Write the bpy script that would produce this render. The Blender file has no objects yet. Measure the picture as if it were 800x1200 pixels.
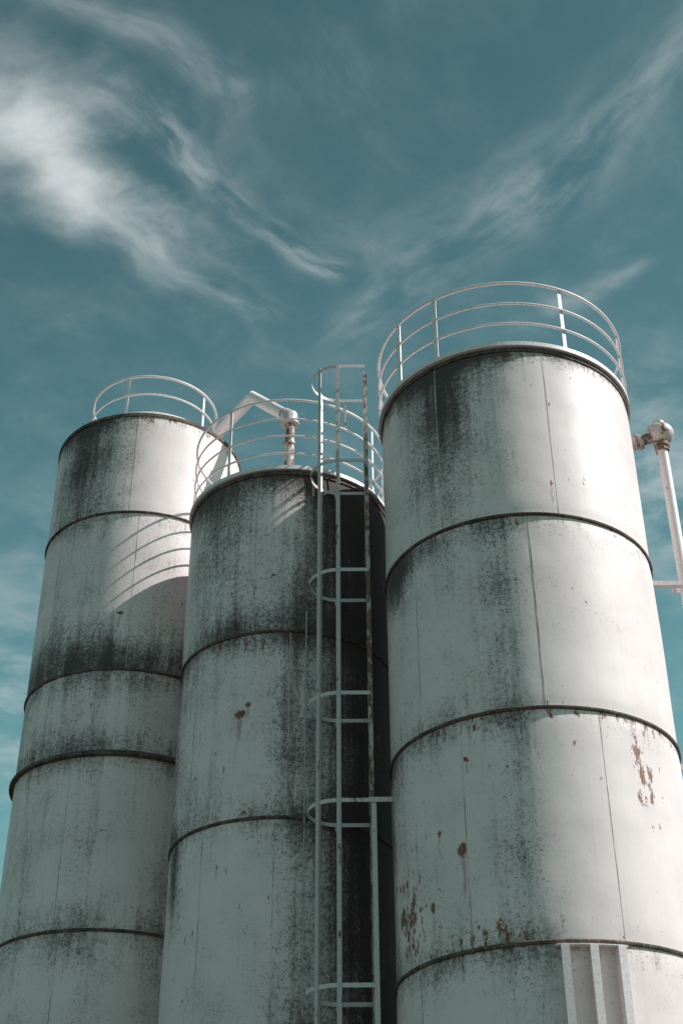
import bpy, math, random
from mathutils import Vector, Matrix
random.seed(4)
scene=bpy.context.scene
CAMZ=1.6
# ------------------------------------------------------------------ helpers
class NT:
    def __init__(s,tree): s.t=tree; s.n=tree.nodes; s.l=tree.links
    def add(s,typ,**kw):
        n=s.n.new(typ)
        for k,v in kw.items(): setattr(n,k,v)
        return n
    def put(s,sock,val):
        if isinstance(val,bpy.types.NodeSocket): s.l.new(val,sock)
        else: sock.default_value=val
    def m(s,op,a,b=0.0,c=None,clamp=False):
        n=s.add('ShaderNodeMath',operation=op,use_clamp=clamp)
        s.put(n.inputs[0],a); s.put(n.inputs[1],b)
        if c is not None: s.put(n.inputs[2],c)
        return n.outputs[0]
    def vm(s,op,a,b=None):
        n=s.add('ShaderNodeVectorMath',operation=op)
        s.put(n.inputs[0],a)
        if b is not None: s.put(n.inputs[1],b)
        return n.outputs['Value'] if op in('LENGTH','DISTANCE','DOT_PRODUCT') else n.outputs[0]
    def comb(s,x,y,z):
        n=s.add('ShaderNodeCombineXYZ'); s.put(n.inputs[0],x); s.put(n.inputs[1],y); s.put(n.inputs[2],z); return n.outputs[0]
    def sep(s,v):
        n=s.add('ShaderNodeSeparateXYZ'); s.put(n.inputs[0],v); return n.outputs
    def noise(s,vec,scale,detail=5,rough=.55,dist=0.0):
        n=s.add('ShaderNodeTexNoise'); s.put(n.inputs['Vector'],vec)
        n.inputs['Scale'].default_value=scale; n.inputs['Detail'].default_value=detail
        n.inputs['Roughness'].default_value=rough; n.inputs['Distortion'].default_value=dist
        return n.outputs['Fac']
    def ss(s,x,a,b):
        n=s.add('ShaderNodeMapRange',interpolation_type='SMOOTHSTEP'); s.put(n.inputs['Value'],x)
        n.inputs['From Min'].default_value=a; n.inputs['From Max'].default_value=b; return n.outputs[0]
    def mix(s,f,a,b,blend='MIX'):
        n=s.add('ShaderNodeMix',data_type='RGBA',blend_type=blend)
        s.put(n.inputs[0],f); s.put(n.inputs[6],a); s.put(n.inputs[7],b); return n.outputs[2]
def newmat(name):
    m=bpy.data.materials.new(name); m.use_nodes=True
    nt=NT(m.node_tree); b=nt.n['Principled BSDF']; return m,nt,b

WHITE=(0.87,0.735,0.73,1)
# ------------------------------------------------------------------ materials
def silo_paint(name,spots):
    m,t,b=newmat(name)
    obj=t.add('ShaderNodeTexCoord').outputs['Object']
    uvn=t.add('ShaderNodeUVMap',uv_map='metric').outputs[0]
    gr=t.add('ShaderNodeAttribute',attribute_name='grime_and_shade').outputs['Fac']
    ru=t.add('ShaderNodeAttribute',attribute_name='rust').outputs['Fac']
    sm=t.vm('MULTIPLY',obj,(8,8,.50)); streak=t.noise(sm,1.0,4,.6)
    sm2=t.vm('MULTIPLY',obj,(30,30,.9)); streak2=t.noise(sm2,1.0,2,.6)
    cloud=t.noise(obj,1.3,4,.6); fine=t.noise(obj,22,4,.7); fine2=t.noise(obj,75,1,.6)
    pl=t.mix(t.ss(cloud,.3,.7),WHITE,(WHITE[0]*.88,WHITE[1]*.88,WHITE[2]*.88,1))
    pl=t.mix(t.m('MULTIPLY',t.ss(streak2,.5,.8),.16),pl,(0.5,0.42,0.40,1))
    s=t.m('ADD',t.m('MULTIPLY',streak,.95),t.m('MULTIPLY',cloud,.5))
    s=t.m('ADD',s,t.m('MULTIPLY',fine,.45))
    s=t.m('ADD',s,t.m('MULTIPLY',streak2,.32))
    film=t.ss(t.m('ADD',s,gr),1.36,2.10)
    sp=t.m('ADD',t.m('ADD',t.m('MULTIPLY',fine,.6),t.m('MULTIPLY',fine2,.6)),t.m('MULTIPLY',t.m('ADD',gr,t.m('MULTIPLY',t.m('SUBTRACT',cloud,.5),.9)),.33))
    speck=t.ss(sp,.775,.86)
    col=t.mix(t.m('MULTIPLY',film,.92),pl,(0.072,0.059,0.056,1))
    col=t.mix(t.m('MULTIPLY',speck,.70),col,(0.06,0.048,0.045,1))
    rn=t.noise(t.vm('MULTIPLY',obj,(11,11,5)),1.0,5,.7)
    rmask=t.ss(t.m('ADD',rn,t.m('MULTIPLY',ru,.5)),.71,.765)
    xx,yy,zz=t.sep(uvn)
    ux=t.m('ADD',xx,t.m('MULTIPLY',t.m('SUBTRACT',rn,.5),.14)); uy=t.m('ADD',yy,t.m('MULTIPLY',t.m('SUBTRACT',fine,.5),.16))
    for (u,v,w,h,st) in spots:
        x=t.m('SUBTRACT',ux,u); y=t.m('SUBTRACT',uy,v)
        a=t.m('MULTIPLY',x,1/w); c=t.m('MULTIPLY',y,1/h)
        L=t.m('MULTIPLY_ADD',a,a,t.m('MULTIPLY',c,c)); spot=t.ss(L,1.0,.4)
        run=t.m('MULTIPLY',t.ss(t.m('ABSOLUTE',x),w*.6,0.0),t.ss(t.m('ABSOLUTE',t.m('ADD',y,st*.5)),st*.5,st*.25))
        rmask=t.m('MAXIMUM',rmask,t.m('MAXIMUM',spot,t.m('MULTIPLY',run,.5)))
    rc=t.mix(t.ss(fine,.35,.65),(0.12,0.036,0.017,1),(0.33,0.11,0.048,1))
    rc=t.mix(t.ss(fine2,.58,.68),rc,(0.03,0.016,0.012,1))
    col=t.mix(t.m('MULTIPLY',rmask,.94),col,rc)
    t.put(b.inputs['Base Color'],col)
    t.put(b.inputs['Roughness'],t.m('MULTIPLY_ADD',film,.3,.5))
    b.inputs['Specular IOR Level'].default_value=.3
    bp=t.add('ShaderNodeBump'); bp.inputs['Strength'].default_value=.35; bp.inputs['Distance'].default_value=.01
    hh=t.m('MULTIPLY_ADD',t.noise(obj,22,2,.6),.25,t.m('MULTIPLY',t.noise(obj,1.7,1),3.0))
    t.put(bp.inputs['Height'],hh); t.put(b.inputs['Normal'],bp.outputs[0])
    return m
def rusty_paint(name,amount,base=WHITE,sc=6):
    m,t,b=newmat(name); obj=t.add('ShaderNodeTexCoord').outputs['Object']
    n=t.noise(t.vm('MULTIPLY',obj,(sc,sc,sc*.45)),1,5,.7); f=t.noise(obj,40,2,.6)
    r=t.ss(n,.72-amount,.78-amount)
    col=t.mix(t.ss(f,.35,.75),base,(base[0]*.78,base[1]*.77,base[2]*.76,1))
    rc=t.mix(t.ss(f,.4,.6),(0.09,0.04,0.025,1),(0.24,0.115,0.07,1))
    col=t.mix(t.m('MULTIPLY',r,.9),col,rc); t.put(b.inputs['Base Color'],col)
    t.put(b.inputs['Roughness'],t.m('ADD',.45,t.m('MULTIPLY',r,.35)))
    return m
def seam_mat():
    m,t,b=newmat('seam_grime'); obj=t.add('ShaderNodeTexCoord').outputs['Object']
    n=t.noise(obj,5,4,.7); f=t.noise(obj,45,2)
    col=t.mix(t.ss(n,.35,.65),(0.035,0.03,0.028,1),(0.15,0.10,0.08,1)); col=t.mix(t.ss(f,.58,.7),col,(0.34,0.28,0.26,1))
    t.put(b.inputs['Base Color'],col); b.inputs['Roughness'].default_value=.8; return m
def seamline_mat():
    m,t,b=newmat('weld_seam'); obj=t.add('ShaderNodeTexCoord').outputs['Object']
    n=t.noise(t.vm('MULTIPLY',obj,(4,4,1.6)),1,4,.7)
    col=t.mix(t.ss(n,.38,.60),(0.26,0.215,0.20,1),(0.70,0.59,0.58,1))
    t.put(b.inputs['Base Color'],col); b.inputs['Roughness'].default_value=.7; return m
def plain(name,c1,c2,sc,r=.85):
    m,t,b=newmat(name); obj=t.add('ShaderNodeTexCoord').outputs['Object']
    n=t.noise(obj,sc,5,.65); t.put(b.inputs['Base Color'],t.mix(t.ss(n,.35,.65),c1,c2)); b.inputs['Roughness'].default_value=r
    return m
M_RAIL=rusty_paint('railing_paint',.02,(0.87,0.79,0.79,1)); M_LAD=rusty_paint('ladder_paint',.14,(0.60,0.53,0.52,1),5); M_HOOP=rusty_paint('cage_paint',.09,(0.72,0.64,0.63,1),5); M_RUST=rusty_paint('rusted_steel',.26,(0.6,0.5,0.48,1),7)
M_PIPE=rusty_paint('pipe_paint',.04,(0.87,0.77,0.77,1)); M_SEAM=seam_mat(); M_LINE=seamline_mat()
M_CONC=plain('concrete',(0.28,0.25,0.23,1),(0.38,0.34,0.31,1),3); M_GROUND=plain('asphalt_yard',(0.055,0.048,0.043,1),(0.105,0.088,0.078,1),1.2)

# ------------------------------------------------------------------ mesh tools
class MB:
    def __init__(s): s.v=[]; s.f=[]
    def addm(s,v,f):
        o=len(s.v); s.v+= [tuple(x) for x in v]; s.f+= [tuple(i+o for i in q) for q in f]
    def revolve(s,cx,cy,prof,t0=-math.pi,t1=math.pi,n=160):
        """prof closed list of (r,z); theta 0 faces -Y, + toward +X"""
        full=abs((t1-t0)-2*math.pi)<1e-6; k=len(prof); v=[];f=[]
        cnt=n if full else n+1
        for i in range(cnt):
            t=t0+(t1-t0)*i/n
            for r,z in prof: v.append((cx+r*math.sin(t),cy-r*math.cos(t),z))
        for i in range(n):
            a=i; b=(i+1)%cnt
            for j in range(k):
                j2=(j+1)%k; f.append((a*k+j,b*k+j,b*k+j2,a*k+j2))
        if not full:
            f.append(tuple(range(k-1,-1,-1))); f.append(tuple((cnt-1)*k+j for j in range(k)))
        s.addm(v,f)
    def ring(s,cx,cy,R,z,r,t0=-math.pi,t1=math.pi,n=128,k=10):
        s.revolve(cx,cy,[(R+r*math.cos(a),z+r*math.sin(a)) for a in [2*math.pi*i/k for i in range(k)]],t0,t1,n)
    def band(s,cx,cy,r0,r1,z0,z1,t0=-math.pi,t1=math.pi,n=160):
        s.revolve(cx,cy,[(r0,z0),(r1,z0),(r1,z1),(r0,z1)],t0,t1,n)
    def box(s,c,sz,rz=0.0):
        v=[];cs,sn=math.cos(rz),math.sin(rz)
        for x in(-.5,.5):
            for y in(-.5,.5):
                for z in(-.5,.5):
                    X=x*sz[0];Y=y*sz[1]; v.append((c[0]+X*cs-Y*sn,c[1]+X*sn+Y*cs,c[2]+z*sz[2]))
        s.addm(v,[(0,1,3,2),(4,6,7,5),(0,4,5,1),(2,3,7,6),(0,2,6,4),(1,5,7,3)])
    def tube(s,pts,r,k=16):
        pts=[Vector(p) for p in pts]; v=[];f=[]; n=len(pts)
        up=Vector((0,1,0))
        for i,p in enumerate(pts):
            d0=(p-pts[i-1]).normalized() if i>0 else None; d1=(pts[i+1]-p).normalized() if i<n-1 else None
            d=(d0+d1).normalized() if d0 and d1 else (d0 or d1)
            e1=up-up.dot(d)*d
            if e1.length<.1: e1=Vector((1,0,0))-Vector((1,0,0)).dot(d)*d
            e1.normalize(); e2=d.cross(e1)
            sc=1/max(.35,abs(d.dot(d1 or d0)))
            rr=r[i] if isinstance(r,(list,tuple)) else r
            for j in range(k):
                a=2*math.pi*j/k; off=e1*math.cos(a)*rr+e2*math.sin(a)*rr*(sc if d0 and d1 else 1)
                v.append(p+off)
        for i in range(n-1):
            for j in range(k):
                j2=(j+1)%k; f.append((i*k+j,i*k+j2,(i+1)*k+j2,(i+1)*k+j))
        f.append(tuple(range(k-1,-1,-1))); f.append(tuple((n-1)*k+j for j in range(k))); s.addm(v,f)
    def sphere(s,c,r,sx=1,sy=1,sz=1,n=28,k=16):
        v=[];f=[]
        for i in range(k+1):
            ph=math.pi*i/k
            for j in range(n):
                a=2*math.pi*j/n; v.append((c[0]+r*sx*math.sin(ph)*math.cos(a),c[1]+r*sy*math.sin(ph)*math.sin(a),c[2]+r*sz*math.cos(ph)))
        for i in range(k):
            for j in range(n):
                j2=(j+1)%n; f.append((i*n+j,(i+1)*n+j,(i+1)*n+j2,i*n+j2))
        s.addm(v,f)
    def obj(s,name,mat,parent=None,smooth=True,bevel=0):
        me=bpy.data.meshes.new(name); me.from_pydata(s.v,[],s.f); me.update()
        me.materials.append(mat); o=bpy.data.objects.new(name,me); scene.collection.objects.link(o)
        import bmesh
        bm=bmesh.new(); bm.from_mesh(me); bmesh.ops.recalc_face_normals(bm,faces=bm.faces); bm.to_mesh(me); bm.free()
        if smooth:
            for p in me.polygons: p.use_smooth=True
            try: me.set_sharp_from_angle(angle=math.radians(38))
            except Exception: pass
        if parent: o.parent=parent
        return o
def empty(name,loc=(0,0,0)):
    e=bpy.data.objects.new(name,None); scene.collection.objects.link(e); e.empty_display_size=.3; return e

def g(x,c,s): return math.exp(-((x-c)/s)**2)
# ------------------------------------------------------------------ silo
def silo(cx,cy,r,top,rings,grime_and_shade,rust,spots,matname,seams,ring_out=.022,mat=None):
    e=empty('grain_silo')
    n=288; z0=0.28; nz=int((top-z0)/.055); v=[];f=[]
    ph=[random.uniform(0,6.28) for _ in range(8)]
    def wr(t,z):
        rr=r+.004*math.sin(3*t+ph[0]+z*.9)*math.sin(z*1.3+ph[1])+.003*math.sin(7*t+ph[2]-z*.7)*math.sin(z*2.9+ph[3])
        dz=min([abs(z-q) for q in rings+[top]]); return rr-.010*math.exp(-(dz/.10)**2)
    for k in range(nz+1):
        z=z0+(top-z0)*k/nz
        for i in range(n):
            t=-math.pi+2*math.pi*i/n; rr=wr(t,z)
            v.append((cx+rr*math.sin(t),cy-rr*math.cos(t),z))
    for k in range(nz):
        for i in range(n):
            j=(i+1)%n; f.append((k*n+i,k*n+j,(k+1)*n+j,(k+1)*n+i))
    me=bpy.data.meshes.new('wall'); me.from_pydata(v,[],f); me.update()
    uv=me.uv_layers.new(name='metric'); 
    ga=me.attributes.new('grime_and_shade','FLOAT','POINT'); ra=me.attributes.new('rust','FLOAT','POINT')
    gd=[];rd=[]
    for idx,p in enumerate(v):
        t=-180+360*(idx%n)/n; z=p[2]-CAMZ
        gd.append(grime_and_shade(t,z)); rd.append(rust(t,z))
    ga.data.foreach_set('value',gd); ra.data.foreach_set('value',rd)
    for poly in me.polygons:
        ts=[]
        for li in poly.loop_indices:
            vi=me.loops[li].vertex_index; i=vi%n; t=-math.pi+2*math.pi*i/n
            ts.append((li,t,v[vi][2]))
        mx=max(q[1] for q in ts)
        for li,t,z in ts:
            if mx-t>3: t+=2*math.pi
            uv.data[li].uv=(t*r,z-CAMZ)
        poly.use_smooth=True
    sp=[(math.radians(a)*r,z,w,h,s) for a,z,w,h,s in spots]
    me.materials.append(silo_paint(matname,sp)); o=bpy.data.objects.new('wall',me); scene.collection.objects.link(o); o.parent=e
    b=MB()
    for z in rings: b.revolve(cx,cy,[(r-.02,z-.025),(r+ring_out*.7,z-.021),(r+ring_out,z-.010),(r+ring_out,z+.008),(r+ring_out*.3,z+.020),(r-.02,z+.022)],n=220)
    b.band(cx,cy,r-.02,r+.010,top-.012,top+.05,n=220)
    b.obj('plate_joints',M_SEAM,e)
    b=MB()
    for a,za,zb,w in seams:
        t=math.radians(a); dt=w/r/2; kk=max(2,int((zb-za)/.05)); 
        vv=[];ff=[]
        for k in range(kk+1):
            z=za+(zb-za)*k/kk+CAMZ; w0=wr(t,z)
            for tt,rr in((t-dt,w0-.010),(t-dt*.9,w0+.0025),(t+dt*.9,w0+.0025),(t+dt,w0-.010)): vv.append((cx+rr*math.sin(tt),cy-rr*math.cos(tt),z))
        for k in range(kk):
            for j in range(3): ff.append((k*4+j,k*4+j+1,(k+1)*4+j+1,(k+1)*4+j))
        b.addm(vv,ff)
    b.obj('weld_seams',M_LINE,e)
    b=MB(); b.revolve(cx,cy,[(.01,0),(r+.35,0),(r+.35,.26),(r+.32,.29),(.01,.29)],n=96); b.obj('concrete_base',M_CONC,e)
    return e
def posts(b,cx,cy,R,z0,z1,angs,w=.06,d=.012):
    for a in angs:
        t=math.radians(a); b.box((cx+R*math.sin(t),cy-R*math.cos(t),(z0+z1)/2),(w,d,z1-z0),t)
        b.box((cx+(R-.03)*math.sin(t),cy-(R-.03)*math.cos(t),z0+.03),(w*1.3,.07,.05),t)

# ---- right silo
R=(2.342,15.903,1.75); RT=12.2
def gR(t,z):
    s=.02+.20*(1/(1+math.exp((t+8)/8)))
    if z>9.57: s+=.66*g(t,-34,19)*(.25+.75*g(z,11.7,1.2))+.55*g(z,12.2,.25)+.12*g(t,-8,7)
    elif z>6.95: s+=.26*g(t,-14,9)+.62*g(t,-72,14)*g(z,9.4,.6)+.28*g(z,9.5,.3)+.06*g(t,-40,18)+.15*g(z,6.95,.25)*(t<0)
    elif z>4.32: s+=.22*g(t,-15,10)+.36*g(t,-88,12)+.30*g(z,6.9,.25)+.18*g(z,4.3,.35)*(1 if t<5 else .4)
    else: s+=.15*g(t,-14,12)+.30*g(z,4.3,.3)
    return s
def rR(t,z):
    s=.30*g(z,12.2,.12)+.34*g(t,-68,14)*g(z,4.9,.6)+.38*g(t,36,7)*g(z,6.25,.5)+.28*g(t,-30,30)*g(z,4.4,.2)+.22*g(z,6.9,.12)+.20*g(z,9.5,.12)+.10
    return s
spR=[(-37,5.42,.07,.11,.6),(-52,4.88,.04,.09,.4),(-33.5,6.45,.03,.04,.2),(-47,5.68,.03,.045,.3),(9,10.05,.025,.04,.35),(-71,4.55,.025,.10,.25),(-63,5.2,.02,.05,.2),(34,6.3,.02,.09,.2),(-5,12.12,.13,.035,.1)]
smR=[(11,9.6,12.17,.009),(-38,9.6,12.17,.016),(-2,6.98,9.54,.014),(-54,6.98,9.54,.009),(-35,4.35,6.92,.009),(18,4.35,6.92,.007),(-60,0,4.3,.010),(8,0,4.3,.010),(120,4.3,12.1,.014)]
eR=silo(*R,RT+CAMZ,[z+CAMZ for z in(9.57,6.95,4.32,1.69)],gR,rR,spR,'silo_paint_weathered_a',smR)
b=MB(); b.revolve(R[0],R[1],[(.02,RT+.45+CAMZ),(R[2]-.03,RT+.01+CAMZ),(R[2]-.03,RT-.05+CAMZ),(.02,RT+.38+CAMZ)],n=128); b.obj('roof',M_PIPE,eR)
b=MB(); z=RT+CAMZ
b.band(R[0],R[1],R[2]-.10,R[2]+.05,z+.06,z+.125,n=200)
for h,rad in((1.20,.022),(.82,.018),(.46,.018)): b.ring(R[0],R[1],R[2]+.03,z+h,rad)
posts(b,R[0],R[1],R[2]+.008,z+.12,z+1.19,(-59,-36,23,68,108,148,-172,-130,-93),.055)
b.box((R[0]+(R[2]+.022)*math.sin(math.radians(-59.)),R[1]-(R[2]+.022)*math.cos(math.radians(-59.)),z+.55),(.09,.016,.9),math.radians(-59))
b.obj('guard_rail',M_RAIL,eR)
b=MB(); z=4.30+CAMZ
for a in(-3.5,5.5,14.5):
    t=math.radians(a); rr=R[2]+.055
    b.box((R[0]+rr*math.sin(t),R[1]-rr*math.cos(t),z-1.45),(.05,.12,2.8),t)
    b.box((R[0]+(rr+.066)*math.sin(t),R[1]-(rr+.066)*math.cos(t),z-1.45),(.085,.01,2.8),t)
b.obj('stiffener_ribs',M_PIPE,eR)
b=MB(); b.band(R[0],R[1],R[2]+.0,R[2]+.06,z-2.9,z-2.86,math.radians(-6),math.radians(17),24); b.band(R[0],R[1],R[2]+.0,R[2]+.10,z-.045,z-.033,math.radians(-6),math.radians(17),24); b.obj('stiffener_caps',M_PIPE,eR)

# ---- middle silo
Mc=(-.80,17.93,1.505); MT=11.83
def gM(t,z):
    s=.22+.85/(1+math.exp(-(t-27)/8))  # rising term paints the gap's shade into the dirt on the ladder side
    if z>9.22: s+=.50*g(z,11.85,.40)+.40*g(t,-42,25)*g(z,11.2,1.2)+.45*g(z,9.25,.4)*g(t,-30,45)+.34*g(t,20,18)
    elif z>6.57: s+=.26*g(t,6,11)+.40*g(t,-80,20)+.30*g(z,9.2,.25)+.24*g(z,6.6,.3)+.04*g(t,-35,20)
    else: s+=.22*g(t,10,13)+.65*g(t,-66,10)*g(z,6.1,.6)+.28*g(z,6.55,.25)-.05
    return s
def rM(t,z): return .30*g(z,11.85,.14)+.15+.14*g(z,9.1,.15)
spM=[(-21,8.02,.09,.08,.4),(-17,8.15,.05,.06,.2),(-5,10.1,.025,.03,.3),(-48,7.3,.02,.02,.15),(-30,6.0,.025,.03,.2)]
smM=[(-16,9.25,11.8,.010),(4,6.6,9.2,.012),(-52,6.6,9.2,.010),(-2,0,6.55,.012),(-40,0,6.55,.010),(110,0,11.8,.014)]
eM=silo(*Mc,MT+CAMZ,[z+CAMZ for z in(9.22,6.57,3.94,1.3)],gM,rM,spM,'silo_paint_weathered_shaded_b',smM,.02)
b=MB(); b.revolve(Mc[0],Mc[1],[(.02,MT+.35+CAMZ),(Mc[2]-.03,MT+.01+CAMZ),(Mc[2]-.03,MT-.05+CAMZ),(.02,MT+.28+CAMZ)],n=128); b.obj('roof',M_PIPE,eM)
b=MB(); z=MT+CAMZ
b.band(Mc[0],Mc[1],Mc[2]-.10,Mc[2]+.045,z+.06,z+.125,n=180)
for h,rad in((1.38,.019),(1.02,.015),(.70,.015),(.38,.015)): b.ring(Mc[0],Mc[1],Mc[2]-.01,z+h,rad)
posts(b,Mc[0],Mc[1],Mc[2]-.03,z+.12,z+1.37,(-36,-92,20,60,100,140,-175,-135),.05)
b.obj('guard_rail',M_RAIL,eM)
b=MB(); t=math.radians(12); b.tube([(Mc[0]+(Mc[2]+.02)*math.sin(t),Mc[1]-(Mc[2]+.02)*math.cos(t),q) for q in(.4,6,MT+CAMZ-2.3)],.009,8); b.obj('conduit',M_LAD,eM)

# ---- left silo
Lc=(-3.42,20.17,1.61); LT=14.6
def gL(t,z):
    s=.22+.08*(t<0)
    if z>12.63: s+=.54*g(t,-34,24)*g(z,13.9,1.3)+.35*g(z,14.6,.25)-.15/(1+math.exp(-t/4))
    elif z>9.78: s+=.55*g(z,9.85,.65)+.18*g(z,12.55,.2)
    elif z>8.43: s+=.24*g(z,9.7,.3)+.25*g(z,8.5,.25)+.05
    else: s+=.20*g(z,8.3,.3)+.2*g(z,5.85,.4)+.6*g(t,75,28)
    return s
spL=[(0,10.75,.07,.04,.3),(-10,9.2,.02,.02,.1),(12,12.2,.015,.02,.2)]
smL=[(0,12.65,14.55,.010),(6,9.8,12.6,.012),(-45,9.8,12.6,.010),(4,8.45,9.76,.010),(-18,5.87,8.4,.010),(-15,0,5.8,.010)]
eL=silo(*Lc,LT+CAMZ,[z+CAMZ for z in(12.63,9.78,5.85,3.2)],gL,lambda t,z:.08+.25*g(z,14.6,.12),spL,'silo_paint_weathered_c',smL,.022)
b=MB(); z=8.43+CAMZ; b.revolve(Lc[0],Lc[1],[(Lc[2]-.02,z-.07),(Lc[2]+.075,z-.06),(Lc[2]+.075,z-.02),(Lc[2]+.03,z+.02),(Lc[2]-.02,z+.05)],n=200); b.obj('bolted_flange',M_SEAM,eL)
b=MB(); z=LT+CAMZ; b.revolve(Lc[0],Lc[1],[(.02,z+.50),(1.14,z+.36),(Lc[2]-.01,z+.03),(Lc[2]-.03,z-.03),(.02,z+.40)],n=160); b.obj('roof',M_PIPE,eL)
b=MB(); b.band(Lc[0],Lc[1],1.06,1.13,z+.36,z+.47,n=128)
for h,rad in((1.26,.024),(.86,.018)): b.ring(Lc[0],Lc[1],1.12,z+h,rad)
posts(b,Lc[0],Lc[1],1.10,z+.38,z+1.25,(-18,60,110,150,-160,-110,-74),.055)
b.obj('guard_rail',M_RAIL,eL)

# ---- added rear silo, blocks skylight and keeps the gap dark
Bc=(2.15,20.5,1.6); BT=13.4
eB=silo(*Bc,BT+CAMZ,[z+CAMZ for z in(10.8,8.2,5.6,3.0)],lambda t,z:.9,rM,[],'added_silo_paint_d',[(30,0,13.3,.012)])
b=MB(); b.revolve(Bc[0],Bc[1],[(.02,BT+.35+CAMZ),(Bc[2]-.03,BT+.01+CAMZ),(Bc[2]-.03,BT-.05+CAMZ),(.02,BT+.28+CAMZ)],n=128); b.obj('roof',M_PIPE,eB)

# ---- caged ladder between the silos
eLad=empty('caged_ladder'); cx,cy,cr=-.03,16.13,.41
zt=13.27
hz=[13.27,11.55,9.75,7.93,6.5,4.32,2.7,1.2]
b=MB()
for z in hz:
    z+=CAMZ
    b.band(cx,cy,cr-.009,cr,z-.025,z+.025,math.radians(-180),math.radians(0),48)
    b.box((cx+.19,cy-cr+.0045,z),(.38,.009,.05)); b.box((cx+.19,cy+cr-.0045,z),(.38,.009,.05))
b.obj('cage_hoops',M_HOOP,eLad)
b=MB()
for a in(-42,-3,-178,-138):
    t=math.radians(a); rr=cr+.006 if a>-100 else cr-.016
    b.box((cx+rr*math.sin(t),cy-rr*math.cos(t),(zt+.03+1.2)/2+CAMZ),(.05,.009,zt+.03-1.2),t)
b.obj('cage_straps',M_LAD,eLad)
b=MB()
for y in(cy-.24,cy+.24):
    b.box((cx+.385,y,(zt+.02-CAMZ)/2+CAMZ),(.05,.06,zt+.02+CAMZ))
b.obj('ladder_rails',M_RUST,eLad)
b=MB(); z=.5
while z<zt+CAMZ-.1: b.tube([(cx+.385,cy-.24,z),(cx+.385,cy+.24,z)],.012,8); z+=.3
b.obj('rungs',M_RUST,eLad)
b=MB(); b.box((cx+.40,cy-cr+.03,(6.52+CAMZ)/2),(.06,.05,6.5+CAMZ))
b.box((cx+.55,cy-cr-.008,6.5+CAMZ),(.42,.016,.06)); b.obj('front_stile',M_HOOP,eLad)
b=MB()
for z in hz:
    b.box((cx-.05,cy+cr+.10,z-.06+CAMZ),(.04,.26,.04)) if z<11.9 else b.box((cx+.1,cy+cr+.3,z+CAMZ-.05),(.03,.6,.03))
b.obj('wall_brackets',M_LAD,eLad)

# ---- transfer pipe between left and middle silo
eT=empty('transfer_pipe')
P1=Vector((-2.33,20.4,15.55+CAMZ)); P2=Vector((-1.60,19.7,15.90+CAMZ)); P3=Vector((-.88,18.9,14.80+CAMZ))
P0=P1+(P1-P2)*.35
b=MB(); b.tube([Vector((P0.x,P0.y,LT+.2+CAMZ)),P0,P1,P2,P2.lerp(P3,.93)],.11,20)
b.obj('pipe_run',M_PIPE,eT)
b=MB(); b.tube([P2.lerp(P3,.88),P3+Vector((0,0,.02)),P3+Vector((0,0,-.12))],[.13,.13,.13],20)
b.tube([P3+Vector((0,0,-.12)),P3+Vector((0,0,-.16))],.16,20); b.obj('elbow',M_LAD,eT)
b=MB(); b.tube([P3+Vector((0,0,-.15)),Vector((P3.x,P3.y,MT+.1+CAMZ))],.085,18)
for q in(.55,1.1,1.6): b.tube([P3+Vector((0,0,-q)),P3+Vector((0,0,-q-.04))],.11,18)
b.obj('drop_pipe',M_RUST,eT)

# ---- filling pipe on the right silo
eF=empty('filling_pipe'); px,py,pz=4.60,16.0,12.17+CAMZ
b=MB(); b.tube([(px,py,.05),(px,py,pz-.12)],.075,20); b.obj('riser',M_PIPE,eF)
b=MB(); b.sphere((px,py,pz+.02),.20,1,1,.88); b.tube([(px,py,pz+.12),(px,py,pz+.22)],[.11,.09],18); b.obj('pipe_head',rusty_paint('head_paint',.17,(0.74,0.63,0.61,1),9),eF)
b=MB()
b.tube([(px-.12,py,pz-.03),(px-.30,py-.01,pz-.12),(px-.62,py-.02,pz-.22)],[.085,.07,.07],16)
b.tube([(px-.30,py-.01,pz-.12),(px-.345,py-.01,pz-.137)],.12,18); b.tube([(px-.40,py-.01,pz-.15),(px-.43,py-.01,pz-.16)],.11,18)
b.tube([(px,py,pz-.16),(px,py,pz-.22)],.11,18); b.tube([(px,py,pz-.25),(px,py,pz-.29)],.10,18)
for i in range(8):
    a=i*math.pi/4; b.tube([(px+.095*math.cos(a),py+.095*math.sin(a),pz-.30),(px+.095*math.cos(a),py+.095*math.sin(a),pz-.14)],.008,6)
b.obj('flanges',M_RUST,eF)
b=MB()
for z in(9.62,6.98,4.35,1.7):
    z+=CAMZ; b.box((px-.28,py-.10,z),(.72,.012,.07)); b.box((px-.28,py-.07,z-.042),(.72,.06,.012)); b.box((px-.03,py+.10,z),(.25,.012,.07)); b.box((px+.11,py,z),(.012,.18,.07))
b.obj('support_brackets',M_PIPE,eF)

# ---- ground
b=MB(); b.addm([(-600,-600,0),(600,-600,0),(600,600,0),(-600,600,0)],[(0,1,2,3)]); b.obj('ground',M_GROUND,None,False)

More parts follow.
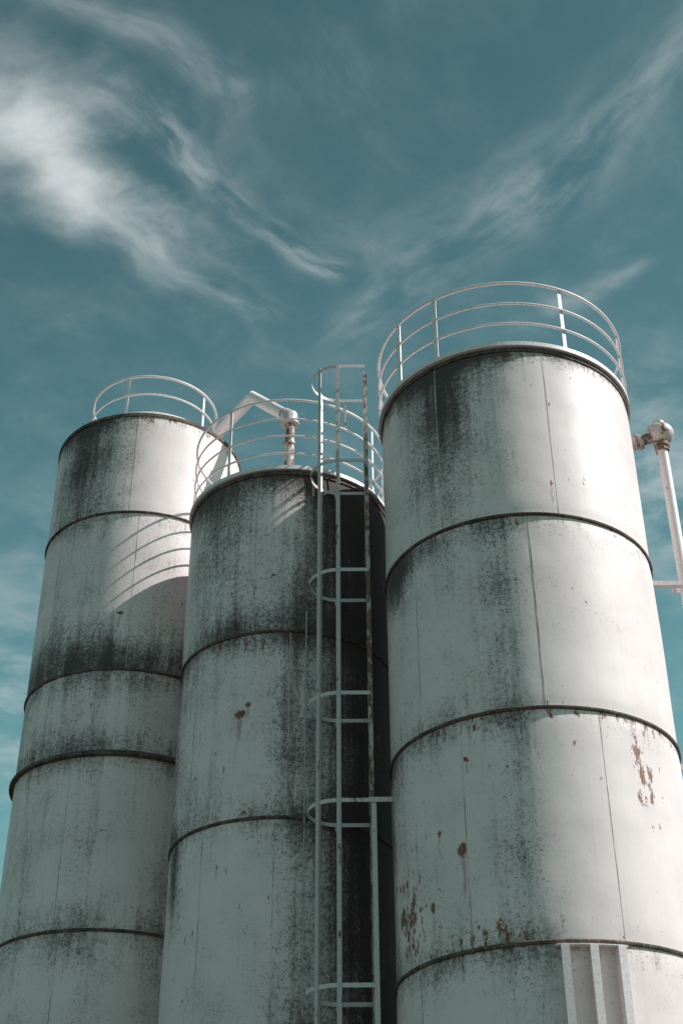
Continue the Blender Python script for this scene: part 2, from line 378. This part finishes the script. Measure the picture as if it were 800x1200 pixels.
# ------------------------------------------------------------------ light
AZ=-11.0; EL=43.0
sd=Vector((math.cos(math.radians(AZ))*math.cos(math.radians(EL)),math.sin(math.radians(AZ))*math.cos(math.radians(EL)),math.sin(math.radians(EL))))
sun=bpy.data.lights.new('sun','SUN'); sun.energy=5.0; sun.angle=math.radians(.5); sun.color=(1,1,.985)
so=bpy.data.objects.new('sun',sun); scene.collection.objects.link(so); so.rotation_mode='QUATERNION'; so.rotation_quaternion=sd.to_track_quat('Z','Y'); so.location=(30,-5,40)
w=bpy.data.worlds.new('World'); scene.world=w; w.use_nodes=True; t=NT(w.node_tree); bg=t.n['Background']
sky=t.add('ShaderNodeTexSky',sky_type='NISHITA'); sky.sun_disc=False; sky.sun_elevation=math.radians(EL); sky.sun_rotation=math.radians(90-AZ)
sky.air_density=1.0; sky.dust_density=.15; sky.ozone_density=1.5
d=t.add('ShaderNodeTexCoord').outputs['Generated']
x,y,z=t.sep(d); zc=t.m('MAXIMUM',z,.06)
P=t.comb(t.m('DIVIDE',x,zc),t.m('DIVIDE',y,zc),0.0)
w1=t.add('ShaderNodeTexNoise'); t.put(w1.inputs['Vector'],P); w1.inputs['Scale'].default_value=4; w1.inputs['Detail'].default_value=2.5; w1.inputs['Roughness'].default_value=.5
wv=t.vm('MULTIPLY',t.vm('SUBTRACT',w1.outputs['Color'],(.5,.5,.5)),(.13,.13,0)); PW=t.vm('ADD',P,wv)
def fibre(ang,fx,fy,seed):
    ux,uy=math.cos(ang),math.sin(ang)
    al=t.vm('DOT_PRODUCT',PW,(ux,uy,0)); ac=t.vm('DOT_PRODUCT',PW,(-uy,ux,0))
    return t.noise(t.comb(t.m('MULTIPLY',al,fx),t.m('MULTIPLY',ac,fy),seed),1.0,5,.6)
FA=t.ss(fibre(math.atan2(.17,.17),8,20,1.0),.36,.78)
FB=t.ss(fibre(math.atan2(-.31,.28),8,18,5.0),.34,.80)
FC=t.ss(t.noise(PW,8.0,5,.6),.36,.76)
def streak(A,B,wd,st,F):
    ax,ay=A;bx,by=B; L=math.hypot(bx-ax,by-ay); ux,uy=(bx-ax)/L,(by-ay)/L
    q=t.vm('SUBTRACT',PW,(ax,ay,0)); al=t.vm('DOT_PRODUCT',q,(ux,uy,0)); ac=t.vm('DOT_PRODUCT',q,(-uy,ux,0))
    cl=t.m('MINIMUM',t.m('MAXIMUM',al,0.0),L); da=t.m('DIVIDE',t.m('SUBTRACT',al,cl),wd*1.6); dc=t.m('DIVIDE',ac,wd)
    dd=t.m('MULTIPLY_ADD',da,da,t.m('MULTIPLY',dc,dc)); mk=t.m('POWER',2.718,t.m('MULTIPLY',dd,-1.0))
    return t.m('MULTIPLY',t.m('MULTIPLY',mk,F),st)
SOFT=t.m('MULTIPLY_ADD',FC,.6,.4)
S=[((-.275,.86),(-.255,.93),.028,1.7,SOFT),((-.30,.84),(-.21,.93),.08,.50,FC),
   ((-.25,.70),(-.11,.82),.018,.28,FA),((-.20,.83),(-.03,1.0),.015,.80,FA),((-.24,.93),(-.10,1.08),.022,.40,FA),
   ((.02,1.09),(.30,.78),.034,.26,FB),((.10,.97),(.20,.90),.06,.14,FB),
   ((.24,1.10),(.30,1.05),.015,.3,FC),((.36,1.38),(.6,1.55),.12,.6,FC),((-.9,2.1),(-.3,1.9),.35,.3,FC)]
tot=None
for s in S:
    q=streak(*s); tot=q if tot is None else t.m('ADD',tot,q)
veil=t.m('MULTIPLY',t.m('MULTIPLY_ADD',FA,FC,t.m('MULTIPLY',FC,.25)),.08)
tot=t.m('ADD',tot,veil); mask=t.m('SUBTRACT',1.0,t.m('POWER',2.718,t.m('MULTIPLY',tot,-1.2)))
tint=t.mix(1.0,sky.outputs[0],(1.04,1.52,1.00,1),'MULTIPLY')
tint=t.mix(1.0,tint,t.mix(t.ss(z,.30,.88),(1.25,1.22,1.2,1),(.80,.77,.75,1)),'MULTIPLY')
tint=t.mix(1.0,tint,t.mix(t.ss(z,.0,.38),(.5,.42,.44,1),(1,1,1,1)),'MULTIPLY')
col=t.mix(mask,tint,(8.8,9.3,9.3,1))
t.put(bg.inputs['Color'],col); bg.inputs['Strength'].default_value=.085
# ------------------------------------------------------------------ camera
cam=bpy.data.cameras.new('camera'); co=bpy.data.objects.new('camera',cam); scene.collection.objects.link(co); scene.camera=co
cam.sensor_fit='VERTICAL'; cam.sensor_height=36; cam.sensor_width=24; cam.lens=48.84; cam.clip_end=3000
co.matrix_world=Matrix.Translation((0,0,CAMZ))@Matrix.Rotation(math.radians(90+34.17),4,'X')@Matrix.Rotation(math.radians(-.29),4,'Z')
scene.view_settings.view_transform='Standard'; scene.view_settings.look='None'; scene.view_settings.exposure=0
